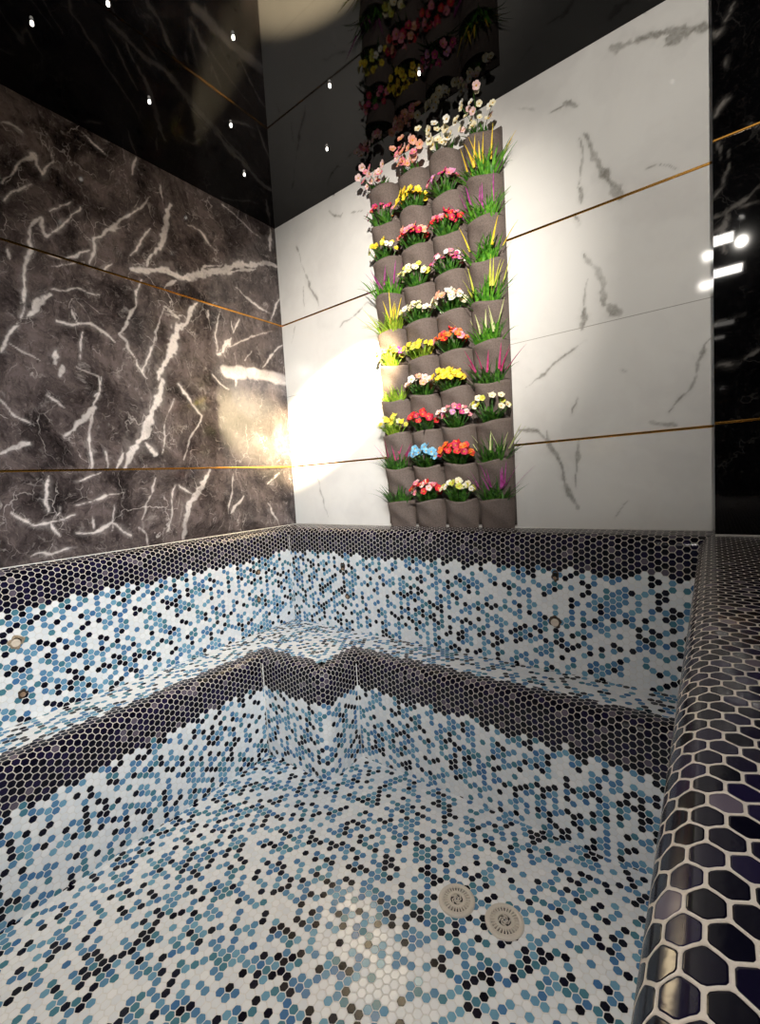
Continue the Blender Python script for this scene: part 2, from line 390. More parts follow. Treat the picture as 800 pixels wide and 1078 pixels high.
rect('ceiling', [(0,0,CEIL),(ROOM_X,0,CEIL),(ROOM_X,ROOM_Y,CEIL),(0,ROOM_Y,CEIL)], M['ceiling'])
fl=MB()
fl.add([(2.58,PY,ROOM_Z),(ROOM_X,PY,ROOM_Z),(ROOM_X,ROOM_Y,ROOM_Z),(2.58,ROOM_Y,ROOM_Z)],[(0,1,2,3)])
fl.add([(0,-2.5,ROOM_Z),(2.58,-2.5,ROOM_Z),(2.58,ROOM_Y,ROOM_Z),(0,ROOM_Y,ROOM_Z)],[(0,1,2,3)])
struct(fl.build('floor',M['marble_dark'],smooth=False))

# brass strips set in the tile joints
def strip(name,x0,x1,y0,y1,z,w=.0055):
    m=MB(); m.box(x0,x1,y0,y1,z-w,z+w); o=m.build(name,M['brass'],smooth=False); struct(o)
    b=o.modifiers.new('b','BEVEL'); b.width=.0015; b.segments=2
Z1,Z2=.3376,1.1376
k=1
for z in (Z1,Z2):
    strip('trim_%d'%k,-.002,.0022,-1.95,-.002,z,.0042); k+=1
    strip('trim_%d'%k,.0022,WX-.001,-.0022,.002,z,.0042); k+=1
    strip('trim_%d'%k,WX,2.7,PY-.0022,PY+.002,z,.0035); k+=1

# ------------------------------------------------------------------ hot tub
tub=thing('hot_tub','built-in sunken hot tub lined with white, blue and navy hexagon mosaic','hot tub',(1.0,-1.2,BASIN))
TI=Matrix.Translation((-1.0,1.2,-BASIN))
def sub(o): o.data.transform(TI); return o
RN=.042
def rim_profile(ledge, crown=.006):
    """(offset outwards, z, arc length) from the foot of the wall over the nose and down the face to the seat"""
    pts=[(ledge,0.0),(ledge*.5+RN*.5,.003 if ledge<.3 else -.004)]
    pts.append((RN,-.002))
    for i in range(1,13):
        a=PI/2*i/12; pts.append((RN-RN*math.sin(a), -.002-RN+RN*math.cos(a)))
    return pts
rimV,rimF,rimU=[],[],[]; inV,inF,inU=[],[],[]
def side(p0,p1,out,ledge,m0,m1,bot,uoff,endclip=None):
    """one side: p0->p1 the inner face line, out = outward unit vector, m0/m1 = mitre slopes (+1 extends with offset)"""
    p0=np.array(p0,float);p1=np.array(p1,float);out=np.array(out,float);d=(p1-p0);L=np.linalg.norm(d);d/=L
    pr=rim_profile(ledge)
    arc=[0.0]
    for a,b in zip(pr[:-1],pr[1:]): arc.append(arc[-1]+math.hypot(b[0]-a[0],b[1]-a[1]))
    nose_start=arc[2]          # v = 0 at the start of the nose
    arc=[a-nose_start for a in arc]
    rows=[]
    for (o,z),v in zip(pr,arc):
        s0=-m0*o; s1=L+m1*o
        if endclip: s0=max(s0,endclip[0]); s1=min(s1,endclip[1])
        rows.append(((p0+d*s0+out*o,z,s0),(p0+d*s1+out*o,z,s1),v))
    def emit(V,F,U,r0,r1):
        n=len(V)
        for (pt,z,s) in (r0[0],r0[1],r1[1],r1[0]): V.append((pt[0],pt[1],z))
        F.append((n,n+1,n+2,n+3)); U.append([(r0[0][2]+uoff,r0[2]),(r0[1][2]+uoff,r0[2]),(r1[1][2]+uoff,r1[2]),(r1[0][2]+uoff,r1[2])])
    for r0,r1 in zip(rows[:-1],rows[1:]): emit(rimV,rimF,rimU,r0,r1)
    last=rows[-1]; v2=last[2]+(last[0][1]-bot)
    emit(inV,inF,inU,last,((last[0][0],bot,0.0),(last[1][0],bot,L),v2))
side((XL,YF),(XL,YB),(-1,0),XL,1,1,BASIN,0.0)
side((XL,YB),(XR,YB),(0,1),-YB,1,1,BASIN,7.013,(-XL,99))
side((XR,YB),(XR,YF),(1,0),.62,1,1,BASIN,13.407,(PY+.0+.001-.015,99))
side((XR,YF),(XL,YF),(0,-1),.2,1,1,BASIN,21.011)
def weld(name,V,F,U,mat):
    o=sub(mesh_obj(name,V,F,mat,tub,False,U))
    bm=bmesh.new(); bm.from_mesh(o.data)
    bmesh.ops.remove_doubles(bm,verts=bm.verts,dist=1e-5)
    bmesh.ops.recalc_face_normals(bm,faces=bm.faces)
    for f in bm.faces: f.smooth=True
    for e in bm.edges:
        if len(e.link_faces)==2 and e.calc_face_angle(0)>math.radians(30): e.smooth=False
    bm.to_mesh(o.data); bm.free(); return o
rimo=weld('rim',rimV,rimF,rimU,M['rim'])
ino=weld('inner_wall',inV,inF,inU,M['rim'])
for o_ in (rimo,ino):                 # the wide rim was laid falling slightly towards the near end
    for v_ in o_.data.vertices:
        if v_.co.y+(-1.2)<-2.1 and v_.co.x+1.0>XR-.01 and v_.co.z-(-BASIN)>-.1: v_.co.z-=.032
# bench: a front line with concave corners and one rounded block corner
NR=.046
def bench_path():
    pts=[]  # (x,y, inward normal (towards seat), s, segment id)
    segs=[]
    R=.055
    segs.append(('l',(BX,YF+.0),(BX,KY),(-1,0)))
    segs.append(('l',(BX,KY),(KX-R,KY),(0,1)))
    segs.append(('a',(KX-R,KY+R),R))
    segs.append(('l',(KX,KY+R),(KX,BY),(-1,0)))
    segs.append(('l',(KX,BY),(XR,BY),(0,1)))
    return segs
STRIP=.052   # depth of the seat strip carried with the nose
def bench_profile():
    pr=[(STRIP+.03,SEAT),(NR,SEAT)]
    for i in range(1,11):
        a=PI/2*i/10; pr.append((NR-NR*math.sin(a),SEAT-NR+NR*math.cos(a)))
    pr.append((0.0,BASIN)); return pr
bp=bench_profile(); barc=[0.0]
for a,b in zip(bp[:-1],bp[1:]): barc.append(barc[-1]+math.hypot(b[0]-a[0],b[1]-a[1]))
bV,bF,bU=[],[],[]
edge=[]           # inner edge of the strip, for the seat
def quad(V,F,U,a,b,c,d,ua,ub,uc,ud):
    n=len(V); V += [a,b,c,d]; F.append((n,n+1,n+2,n+3)); U.append([ua,ub,uc,ud])
# concave corner at (BX,KY): strip of seg0 shortened towards..., both sides extend past the corner by the offset
def lin(p0,p1,nrm,e0,e1,uo):
    p0=np.array(p0);p1=np.array(p1);nrm=np.array(nrm,float);d=p1-p0;L=np.linalg.norm(d);d=d/L
    R=[]
    for (o,z),v in zip(bp,barc):
        s0=-e0*o; s1=L+e1*o; a=p0+d*s0+nrm*o; b=p0+d*s1+nrm*o
        R.append(((a[0],a[1],z),(b[0],b[1],z),s0+uo,s1+uo,v))
    for r,q in zip(R[:-1],R[1:]): quad(bV,bF,bU,r[0],r[1],q[1],q[0],(r[2],r[4]),(r[3],r[4]),(q[3],q[4]),(q[2],q[4]))
    edge.extend([R[0][0],R[0][1]])
Rr=.055
lin((BX,YF),(BX,KY),(-1,0),0,1,0.0)
lin((BX,KY),(KX-Rr,KY),(0,1),1,0,5.003)
# rounded corner
NA=10; s=5.003+(KX-Rr-BX)
prev=None
for i in range(NA+1):
    th=-PI/2+PI/2*i/NA; c=np.array((KX-Rr,KY+Rr)); dr=np.array((math.cos(th),math.sin(th)))
    col=[]
    for (o,z),v in zip(bp,barc):
        rr=Rr-min(o,Rr-.001) if o<=Rr else Rr-o
        if o<=Rr: pt=c+dr*rr
        else:
            k=i/NA*2; e=o-Rr
            pt=c+np.array((0,e))*1.0+np.array((-e,0))*min(1,k) if k<=1 else c+np.array((-e,e))-np.array((0,e))*(k-1)
        col.append(((pt[0],pt[1],z),v))
    u=s+Rr*(th+PI/2)
    if prev:
        for j in range(len(col)-1): quad(bV,bF,bU,prev[0][j][0],col[j][0],col[j+1][0],prev[0][j+1][0],(prev[1],barc[j]),(u,barc[j]),(u,barc[j+1]),(prev[1],barc[j+1]))
    prev=(col,u)
s2=s+Rr*PI/2
o_=STRIP+.03
lin((KX,KY+Rr),(KX,BY),(-1,0),0,1,s2)
lin((KX,BY),(XR,BY),(0,1),1,0,9.011)
# fill the small square left inside the block corner
x0,y0=KX-Rr,KY+Rr
# seat: flat polygons behind the strip
def seatq(xa,xb,ya,yb):
    pts=[(xa,ya),(xb,ya),(xb,yb),(xa,yb)]
    quad(bV,bF,bU,*[(x,y,SEAT) for x,y in pts],*[(y,-6.0+x) for x,y in pts])
ex,ey=BX-o_,BY+o_
seatq(XL-.002,ex,YF,KY+o_)
seatq(XL-.002,ex,KY+o_,YB+.002); seatq(ex,KX-o_,KY+o_,YB+.002); seatq(KX-o_,XR,ey,YB+.002)
benchO=weld('bench',bV,bF,bU,M['bench'])
# floor of the basin: rows run along x
fp=[(BX-.03,YF),(XR,YF),(XR,BY+.02),(BX-.03,BY+.02)]
sub(mesh_obj('basin_floor',[(x,y,BASIN) for x,y in fp],[(0,1,2,3)],M['basin'],tub,False,[[(y,x) for x,y in fp]]))
# outside face of the tub below the wide rim
ow=[(XR+.62,PY,0.0),(XR+.62,YF-.2,0.0),(0,YF-.2,0.0)]
sub(mesh_obj('outer_wall',[(x,y,z) for z in (0.0,ROOM_Z) for x,y,_ in ow],[(0,1,4,3),(1,2,5,4)],M['rim'],tub,False,[[(0,-1),(2.5,-1),(2.5,-1.45),(0,-1.45)],[(3,-1),(5.5,-1),(5.5,-1.45),(3,-1.45)]]))
# grout beads in the corners
gb=MB()
def bead(a,b,r=.0028): gb.tube([a,b],r,n=8)
bead((XL,YB,-.045),(XL,YB,SEAT)); bead((BX,KY,SEAT-.04),(BX,KY,BASIN)); bead((KX,BY,SEAT-.04),(KX,BY,BASIN))
bead((.001,-1.95,0),(.001,0,0),.005); bead((0,-.001,0),(WX,-.001,0),.004); bead((WX,PY,0),(2.55,PY,0),.004)
sub(gb.build('grout_bead',M['caulk'],tub))

# ------------------------------------------------------------------ drain covers
def drain(x,y,label,rot):
    t=thing('drain_cover',label,'drain cover',(x,y,BASIN),'drain covers in the basin floor')
    t.rotation_euler[2]=rot
    m=MB(); m.lathe([(.052,.0),(.052,.003),(.050,.0055),(.046,.0065),(.040,.0065),(.0385,.0055),(.0385,.002)],48)
    m.build('flange',M['plastic'],t)
    m=MB(); m.lathe([(.0001,.0012),(.0385,.0012)],48); m.build('sump_shade',M['drain_shade'],t)  # flat disc painted near black for the shade below the slots
    m=MB(); n=26
    for i in range(n):                      # radial bars between the slots
        a=2*PI*i/n; ca,sa=math.cos(a),math.sin(a); w=.0024
        q=[]
        for z in (.0015,.0058):
            for r,ww in ((.0225,w*.75),(.039,w)):
                for sg in (-1,1): q.append((ca*r-sa*ww*sg,sa*r+ca*ww*sg,z))
        m.add(q,[(4,5,7,6),(0,2,3,1),(0,4,6,2),(1,3,7,5),(2,6,7,3),(0,1,5,4)])
    m.lathe([(.0255,.0015),(.0255,.006),(.0175,.006),(.0175,.0015)],40)
    for i in range(4):                      # curved ribs in the middle
        a=2*PI*i/4
        m.tube([(.016*math.cos(a+.9*q)*(.25+.25*q),.016*math.sin(a+.9*q)*(.25+.25*q),.0045) for q in range(4)],.0022,n=6)
    m.lathe([(.0001,.006),(.004,.006),(.005,.0045),(.005,.001)],20)
    m.build('grate',M['plastic'],t,smooth=False)
    m=MB(); m.lathe([(.0001,.0075),(.0022,.0072),(.003,.006)],12); m.build('screw',M['chrome'],t)
drain(1.370,-.743,'round cream drain cover on basin floor, farther from the wide rim',.3)
drain(1.506,-.727,'round cream drain cover on basin floor, closer to the wide rim',1.1)

# ------------------------------------------------------------------ unfinished jet openings
def jet(kind,loc,axis,label,seed):
    r=random.Random(seed)
    t=thing('jet_opening',label,'jet opening',loc,'unfinished jet openings in the tub walls')
    ax=Vector(axis); q=ax.to_track_quat('Z','Y'); t.rotation_mode='QUATERNION'; t.rotation_quaternion=q
    n=22; m=MB(); sx,sy={'ring':(1.0,1.0),'dark':(.75,1.15),'pale':(1.0,.95),'small':(.75,.75)}[kind]
    R0=.0195 if kind in('ring','pale') else .016
    off=[r.uniform(.7,1.25) for _ in range(n)]; off=[(off[i]+off[(i+1)%n])/2 for i in range(n)]
    prof=[(1.25,.0002),(1.12,.0022),(.95,.0042),(.80,.003),(.74,.0008)]
    v=[];f=[]
    for rr,z in prof:
        for i in range(n):
            a=2*PI*i/n; k=R0*rr*(off[i] if rr>.8 else (1+off[i])/2); v.append((k*math.cos(a)*sx,k*math.sin(a)*sy,z*r.uniform(.8,1.3)))
    for j in range(len(prof)-1):
        for i in range(n):
            b=(i+1)%n; f.append((j*n+i,j*n+b,(j+1)*n+b,(j+1)*n+i))
    m.add(v,f); m.build('mortar_edge',M['mortar_pale' if kind=='pale' else 'mortar'],t)
    m=MB(); m.lathe([(.0001,.0006),(R0*.86*min(sx,sy),.0006)],24); m.build('hole_shade',M['hole_shade'],t)  # flat disc; the darkness inside the opening is put into its colour
    ox=r.uniform(-.003,.003)
    pr={'ring':.0145,'pale':.013,'dark':.006,'small':.008}[kind]
    py={'dark':-.010}.get(kind,-.002)
    m=MB(); m.lathe([(pr,.0006),(pr,.0042),(pr*.82,.0048),(pr*.72,.0040),(pr*.30,.0030),(.0001,.0034)],20,c=(ox,py,0)); m.build('pipe_end',M['pipe' if kind in('ring','pale') else 'pipe_brown'],t)
for a in [('pale',(XL,-1.364,-.245),(1,0,0),'pale broken jet opening in the dark-marble side wall, upper of the near pair',1),
          ('small',(XL,-1.363,-.426),(1,0,0),'small brown jet opening in the dark-marble side wall, lower of the near pair',2),
          ('small',(XL,-.349,-.208),(1,0,0),'small jet opening on dark-marble side near the tub corner, upper one',3),
          ('small',(XL,-.360,-.351),(1,0,0),'small jet opening on dark-marble side near the tub corner, lower one',4),
          ('dark',(.457,YB,-.199),(0,-1,0),'jet opening under the white wall near the tub corner, upper one',5),
          ('small',(.476,YB,-.349),(0,-1,0),'jet opening under the white wall near the tub corner, lower one',6),
          ('dark',(1.501,YB,-.158),(0,-1,0),'black ragged jet opening below the bare white wall, upper of that pair',7),
          ('ring',(1.495,YB,-.334),(0,-1,0),'brown-ringed jet opening with pale pipe end below the black ragged one',8)]: jet(*a)

# ------------------------------------------------------------------ felt wall planter
def felt(name,col):
    t=NT(name); o=t.obj(); n=t.noise(o,220.0,4,.7)[0]; n2=t.noise(o,9.0,3,.6)[0]
    c=t.mix(t.ramp(n,.3,.7),(col[0]*.72,col[1]*.72,col[2]*.72,1),(col[0]*1.2,col[1]*1.2,col[2]*1.2,1))
    c=t.mix(t.ramp(n2,.4,.7,0,.25),c,(col[0]*.7,col[1]*.66,col[2]*.62,1))
    return t.set(color=c,rough=.95,normal=t.bump(n,.35,.0015),spec=.2)
M['felt']=felt('grey_felt',srgb(118,106,100)); M['felt2']=felt('grey_felt_backing',srgb(104,95,90))
PX0,PX1,PZ0=.687,1.322,.014; PW=(PX1-PX0)/4; PH=.157; ROW0=1.542
pl=thing('wall_planter','tall grey felt pocket planter hanging on the white marble wall','wall planter',(.5*(PX0+PX1),0,PZ0))
PT=Vector((.5*(PX0+PX1),0,PZ0))
m=MB(); nx,nz=9,25
v=[];f=[]
for yy in (-.001,-.009):
    for j in range(nz+1):
        for i in range(nx+1):
            x=PX0+(PX1-PX0)*i/nx; z=PZ0+(ROW0+.018-PZ0)*j/nz
            v.append((x-PT.x,yy-(.002*math.sin(x*40+z*11) if yy<-.005 else 0),z-PT.z))
W_=(nx+1); N_=W_*(nz+1)
for j in range(nz):
    for i in range(nx):
        a=j*W_+i; f.append((a,a+W_,a+W_+1,a+1)); b=a+N_; f.append((b,b+1,b+W_+1,b+W_))
for i in range(nx): f.append((i,i+1,i+1+N_,i+N_)); a=nz*W_+i; f.append((a,a+N_,a+N_+1,a+1))
for j in range(nz):
    a=j*W_; f.append((a,a+N_,a+N_+W_,a+W_)); a+=nx; f.append((a,a+W_,a+W_+N_,a+N_))
m.add(v,f); m.build('backing_sheet',M['felt2'],pl)
def pocket_mesh(seed):
    r=random.Random(seed); m=MB(); nu,nv=20,12; D=.070+r.uniform(-.006,.006); sk=r.uniform(-.25,.25); sag=r.uniform(.004,.012)
    def pt(u,v,inn):
        a=u*2-1; b=max(0,1-abs(a)**2.4)
        d=(.010+(D-.010)*v**.75)*(b**.55)*(1+.16*sk*a)+.006*math.sin(a*7+seed)*v*(1-v)*b
        d+=.004*math.sin(v*9+a*3+seed*2)*b
        h=PH*.985
        z=-h*(1-v) - sag*(b)*v*v + .006*v*v*math.sin(a*2.5+seed)
        w=PW*.472*(1-.05*(1-v))
        return Vector((a*w,-.009-max(0.0,d-(.003 if inn else 0)),z))
    v_=[];f=[]
    for inn in (0,1):
        for j in range(nv+1):
            for i in range(nu+1): v_.append(pt(i/nu,j/nv,inn))
    n=(nu+1)*(nv+1)
    for j in range(nv):
        for i in range(nu):
            a=j*(nu+1)+i; f.append((a,a+1,a+nu+2,a+nu+1)); f.append((a+n,a+n+nu+1,a+n+nu+2,a+n+1))
    for i in range(nu):
        a=nv*(nu+1)+i; f.append((a,a+1,a+1+n,a+n))
    # closed bottom, folded back to the sheet
    k=len(v_)
    for i in range(nu+1): p=v_[i]; v_.append(Vector((p.x,-.009,p.z)))
    for i in range(nu): f.append((i+1,i,k+i,k+i+1))
    m.add(v_,f); return m
protos=[]
for s_ in range(5):
    o=pocket_mesh(s_).build('pocket',M['felt'],pl); protos.append(o)
cnt=0
for r_ in range(10):
    for c_ in range(4):
        if cnt<5: o=protos[cnt]
        else:
            o=protos[random.randrange(5)].copy(); COL.objects.link(o); o.parent=pl
        o.location=(PX0+PW*(c_+.5)-PT.x,0,ROW0-PH*r_-PT.z); cnt+=1

# ------------------------------------------------------------------ artificial plants
def leafmat(name,c0,c1,rough=.45):
    t=NT(name); o=t.obj(); n=t.noise(o,70.0,2)[0]
    return t.set(color=t.mix(t.ramp(n,.3,.7),c0,c1),rough=rough,sss=0.0)
M['green']=leafmat('grass_green',srgb(52,120,28),srgb(112,178,48))
M['dgreen']=leafmat('leaf_green',srgb(32,84,26),srgb(86,140,44))
M['lime']=leafmat('lime_green',srgb(120,170,40),srgb(180,205,70))
PET={'yellow':((250,214,30),(255,236,90)),'gold':((240,190,30),(250,225,80)),'purple':((150,40,120),(205,90,180)),'magenta':((190,40,110),(225,90,150)),
 'pink':((226,110,140),(245,170,180)),'palepink':((236,190,190),(250,224,218)),'peach':((230,150,120),(246,190,165)),'white':((240,236,220),(255,252,244)),
 'cream':((244,232,190),(252,246,220)),'red':((205,24,36),(236,60,66)),'crimson':((170,20,60),(215,50,90)),'orange':((236,90,30),(250,140,60)),
 'blue':((96,170,215),(150,205,232)),'limey':((196,200,60),(226,226,110)),'palegreen':((206,214,140),(232,236,180)),'lavender':((196,120,170),(226,170,205))}
for k_,(a,b) in PET.items(): M['p_'+k_]=leafmat('petal_'+k_,srgb(*a),srgb(*b),.55)
M['eye']=plain('flower_eye',srgb(214,170,40),.7)
def blade(m,base,dirv,L,w,droop,mi=0,start=0.0):
    n=6; d=Vector(dirv).normalized(); side=d.cross(Vector((0,0,1)))
    side = side.normalized() if side.length>1e-3 else Vector((1,0,0))
    out=Vector((d.x,d.y,0)); v=[]
    for i in range(n+1):
        t=start+(1-start)*i/n
        p=Vector(base)+d*(L*t)+out*(droop*L*t*t)-Vector((0,0,1))*(droop*.8*L*t*t*t)
        ww=w*(1-t**1.6)*(.55+.45*min(1,t*4))+.0003
        fold=d.cross(side)*ww*.35
        v += [p-side*ww,p+fold,p+side*ww]
    f=[]
    for i in range(n):
        for k in (0,1): f.append((i*3+k,i*3+k+1,i*3+k+4,i*3+k+3))
    m.add(v,f,mi)
def rdir(r,spread,fwd=.35):
    a=r.uniform(0,2*PI); s=r.uniform(.05,1)**.7*spread
    return Vector((math.cos(a)*s,math.sin(a)*s*.8-fwd,1.0))
def grass_tuft(c_,r_,label,tip,green,seed,size=1.0):
    r=random.Random(seed); x,z=pocket_xz(c_,r_)
    t=thing('grass_tuft',label,'artificial plant',(x,-.034,z-.03),'artificial grass tufts in the felt planter')
    t.scale=(1.32,1.15,1.22)
    m=MB()
    for i in range(60):
        b=(r.uniform(-.035,.035),r.uniform(-.015,.015),0)
        blade(m,b,rdir(r,.75,.28)+Vector((b[0]*6,0,0)),r.uniform(.07,.115)*size,r.uniform(.0028,.0045),r.uniform(.1,.45))
    m.build('green_blades',M[green],t)
    if tip:
        m=MB()
        for i in range(13 if tip!='palegreen' else 8):
            b=(r.uniform(-.03,.03),r.uniform(-.012,.012),0)
            blade(m,b,rdir(r,.6,.2)+Vector((b[0]*9,0,0)),r.uniform(.115,.15)*size,r.uniform(.0034,.0052),r.uniform(.02,.2),0,.42)
        m.build('coloured_blades',M['p_'+tip],t)
    m=MB(); m.lathe([(.02,0),(.014,.02),(.006,.035),(.0005,.036)],10); m.build('stem_base',M['dgreen'],t)
def blossom_mesh(petal,seed,R):
    r=random.Random(seed); m=MB(); n=5
    for i in range(n):
        a=2*PI*i/n+r.uniform(-.15,.15); ca,sa=math.cos(a),math.sin(a); cup=r.uniform(.1,.45)
        row=[(.12,.22,0),(.5,.5,cup*.35),(.85,.42,cup*.75),(1.0,.12,cup*.95)]
        v=[]
        for (rr,w,h) in row:
            for sg in (-1,0,1): v.append(((ca*rr-sa*w*sg)*R,(sa*rr+ca*w*sg)*R,(h+(.12 if sg else 0))*R))
        f=[]
        for j in range(3):
            for k in (0,1): f.append((j*3+k,j*3+k+1,j*3+k+4,j*3+k+3))
        m.add(v,f,0)
    m.lathe([(R*.24,0),(R*.22,R*.14),(R*.12,R*.22),(.0001,R*.24)],8,1)
    me=m.build('blossom',None,None,True,[M['p_'+petal],M['eye']]); 
    d=me.data; bpy.data.objects.remove(me); return d
BM={}
def bl(petal,k,R):
    key=(petal,k,round(R,3))
    if key not in BM: BM[key]=blossom_mesh(petal,hash((petal,k))%999 if False else (sum(map(ord,petal))*7+k),R)
    return BM[key]
def pocket_xz(c_,r_): return PX0+PW*(c_+.5), ROW0-PH*r_
def put_blossom(t,me,p,d,r):
    o=bpy.data.objects.new('blossom',me); COL.objects.link(o); o.parent=t; o.location=p
    q=Vector(d).to_track_quat('Z','Y'); o.rotation_mode='QUATERNION'; o.rotation_quaternion=q
    s=r.uniform(.85,1.15); o.scale=(s,s,s)
def bunch(c_,r_,label,petals,seed,n=15,R=.016,spread=.062,leaf='dgreen',dx=0.0,h=.050):
    n=int(n*1.5); R*=.72
    r=random.Random(seed); x,z=pocket_xz(c_,r_)
    t=thing('flower_bunch',label,'artificial flowers',(x+dx,-.034,z-.03),'artificial flower bunches in the felt planter')
    t.scale=(1.28,1.25,1.28)
    lv=MB(); pts=[]
    for i in range(n):
        a=2*PI*i/n*2.4+r.uniform(-.3,.3); s=math.sqrt((i+.5)/n)
        p=Vector((math.cos(a)*s*spread,-.022+math.sin(a)*s*spread*.55,.035+h*(1-s*s*.75)+r.uniform(-.008,.010)))
        pts.append(p); lv.tube([(p.x*.2,p.y*.3,0),(p.x*.6,p.y*.6,p.z*.5),p-Vector((0,0,.004))],.0012,n=5)
    for i in range(26):
        blade(lv,(r.uniform(-.025,.025),r.uniform(-.012,.008),.012),rdir(r,1.0,.45),r.uniform(.05,.088),r.uniform(.005,.009),r.uniform(.15,.5))
    lv.build('leaves',M[leaf],t)
    for i,p in enumerate(pts):
        pt=petals[i%len(petals)]
        put_blossom(t,bl(pt,i%3,R),p,Vector((p.x*9+r.uniform(-.4,.4),-.75+r.uniform(-.4,.3),.45+r.uniform(-.3,.3))),r)
def spray(c_,label,petals,seed,stems,R=.017):
    R*=.86
    """tall flowering stems of the topmost pockets, leaning out into the room"""
    r=random.Random(seed); x,z=pocket_xz(c_,0)
    t=thing('flower_spray',label,'artificial flowers',(x,-.034,z-.03),'tall flower sprays in the topmost pockets')
    lv=MB()
    for i in range(18): blade(lv,(r.uniform(-.03,.03),r.uniform(-.012,.01),.01),rdir(r,.9,.4),r.uniform(.05,.08),r.uniform(.005,.008),r.uniform(.2,.5))
    heads=[]
    for (tx,ty,tz,nb) in stems:
        end=Vector((tx,ty,tz)); mid=Vector((tx*.35,ty*.3,tz*.6)); pts=[]
        for i in range(7):
            q=i/6; pts.append(Vector((0,0,0))*(1-q)**2+mid*2*q*(1-q)+end*q*q)
        lv.tube(pts,.0016,.0009,n=5)
        nb=max(2,round(nb*.72))
        for j in range(nb):
            q=1-j*(.62/max(nb,1)); p=mid*2*q*(1-q)+end*q*q+Vector((r.uniform(-.017,.017),r.uniform(-.015,.006),r.uniform(-.008,.008)))
            heads.append(p)
    lv.build('stems',M['dgreen'],t)
    for i,p in enumerate(heads):
        put_blossom(t,bl(petals[i%len(petals)],i%3,R),p,Vector((r.uniform(-.7,.7),-1,.1+r.uniform(-.6,.5))),r)
spray(0,'tall pale pink blossom spray in topmost pocket nearest the dark marble wall',['palepink','pink','palepink'],1,[(-.105,-.035,.11,4),(-.06,-.05,.135,6),(-.02,-.04,.115,5),(.03,-.05,.10,5)])
spray(1,'tall peach pink blossom spray in second topmost pocket from the dark wall',['peach','pink','palepink','peach'],2,[(-.06,-.06,.12,6),(-.01,-.06,.135,8),(.04,-.06,.125,8),(.075,-.05,.09,5)],.0185)
spray(2,'tall cream white blossom spray in third topmost pocket from the dark wall',['cream','cream','white'],3,[(-.055,-.06,.13,7),(.01,-.055,.125,4),(.05,-.06,.11,7),(.06,-.03,.075,3)],.0185)
spray(3,'tallest cream blossom spray with dusky pink heads in the topmost pocket nearest bare white wall',['cream','white','cream','palepink'],4,[(-.075,-.06,.10,7),(-.045,-.065,.135,8),(.02,-.10,.150,8),(.085,-.06,.085,6)],.016)
g,b_=grass_tuft,bunch
# topmost row of the right-hand column leans over the second row: ten rows in all
b_(0,1,'small magenta pink flower bunch in second row, column beside the dark-wall edge',['magenta','pink','crimson'],11,13,.013)
b_(1,1,'bright yellow flower bunch in second row from the planter top',['yellow','yellow','gold'],12,17,.0165)
b_(2,1,'mauve pink flower bunch in second row under the cream spray',['magenta','lavender','pink'],13,12,.0155)
g(3,1,'yellow-tipped grass tuft, topmost of the grass column',  'gold','green',14,1.1)
b_(0,2,'sparse yellow and white flower bunch in third row above the purple-tipped grass',['yellow','limey','white'],21,14,.014)
b_(1,2,'red and coral flower bunch in third row below the bright yellow bunch',['red','pink','crimson','peach'],22,19,.0175)
b_(2,2,'crimson pink flower bunch in third row beside purple-tipped grass',['crimson','red','pink'],23,13,.0155)
g(3,2,'purple-tipped grass tuft, second from top of the grass column','purple','green',24,1.1)
g(0,3,'purple-tipped grass tuft in fourth row, column beside the dark-wall edge','purple','green',31,1.05)
b_(1,3,'pale yellow cream flower bunch in fourth row below the red and coral bunch',['cream','limey','palegreen','cream'],32,17,.0155)
b_(2,3,'magenta and white flower bunch in fourth row below the crimson pink bunch',['magenta','lavender','white','pink'],33,20,.0135)
g(3,3,'yellow-tipped grass tuft, third from top of the grass column','yellow','green',34,1.15)
g(0,4,'yellow-tipped grass tuft in fifth row, column beside the dark-wall edge','yellow','lime',41,1.1)
b_(1,4,'brightly lit white flower bunch in fifth row beside yellow-tipped grass',['white','cream','palegreen'],42,15,.017)
b_(2,4,'white and blush flower bunch in fifth row below the magenta and white bunch',['white','cream','peach','white'],43,17,.019)
g(3,4,'yellow-green grass tuft, fourth from top of the grass column','limey','green',44,1.15)
b_(0,5,'lime and magenta flower bunch in sixth row, glaring under the spotlight',['limey','yellow','purple','limey'],51,15,.0145,leaf='lime')
b_(1,5,'small yellow flower bunch in sixth row beside the red and orange bunch',['yellow','limey','yellow'],52,15,.014,leaf='lime')
b_(2,5,'red and orange flower bunch in sixth row above the dense yellow one',['red','orange','pink','orange'],53,18,.0165)
g(3,5,'plain green grass tuft with pale tips, fifth from top of the grass column','palegreen','green',54,1.1)
g(0,6,'short lime green grass tuft in seventh row by the white wall hot spot',None,'lime',61,.95)
b_(1,6,'white and peach flower bunch in seventh row beside the dense yellow one',['white','peach','palepink'],62,14,.0185)
b_(2,6,'dense bright yellow flower bunch in seventh row',['yellow','yellow','gold'],63,26,.0155,dx=-.02)
g(3,6,'purple and green grass tuft, sixth from top of the grass column','magenta','dgreen',64,1.1)
b_(0,7,'yellow-green flower bunch in eighth row beside the red bunch',['yellow','limey','palegreen','yellow'],71,17,.013,leaf='lime')
b_(1,7,'red flower bunch in eighth row above the blue flowers',['red','crimson','red'],72,16,.0155)
b_(2,7,'pink and white flower bunch in eighth row beside the red bunch',['pink','lavender','magenta','palepink'],73,19,.0145)
b_(3,7,'pale cream yellow flower bunch in eighth row, the only flowers low in the grass column',['cream','limey','cream'],74,15,.0145,h=.075,spread=.07)
g(0,8,'purple and green grass tuft in ninth row beside the blue flowers','magenta','dgreen',81,1.05)
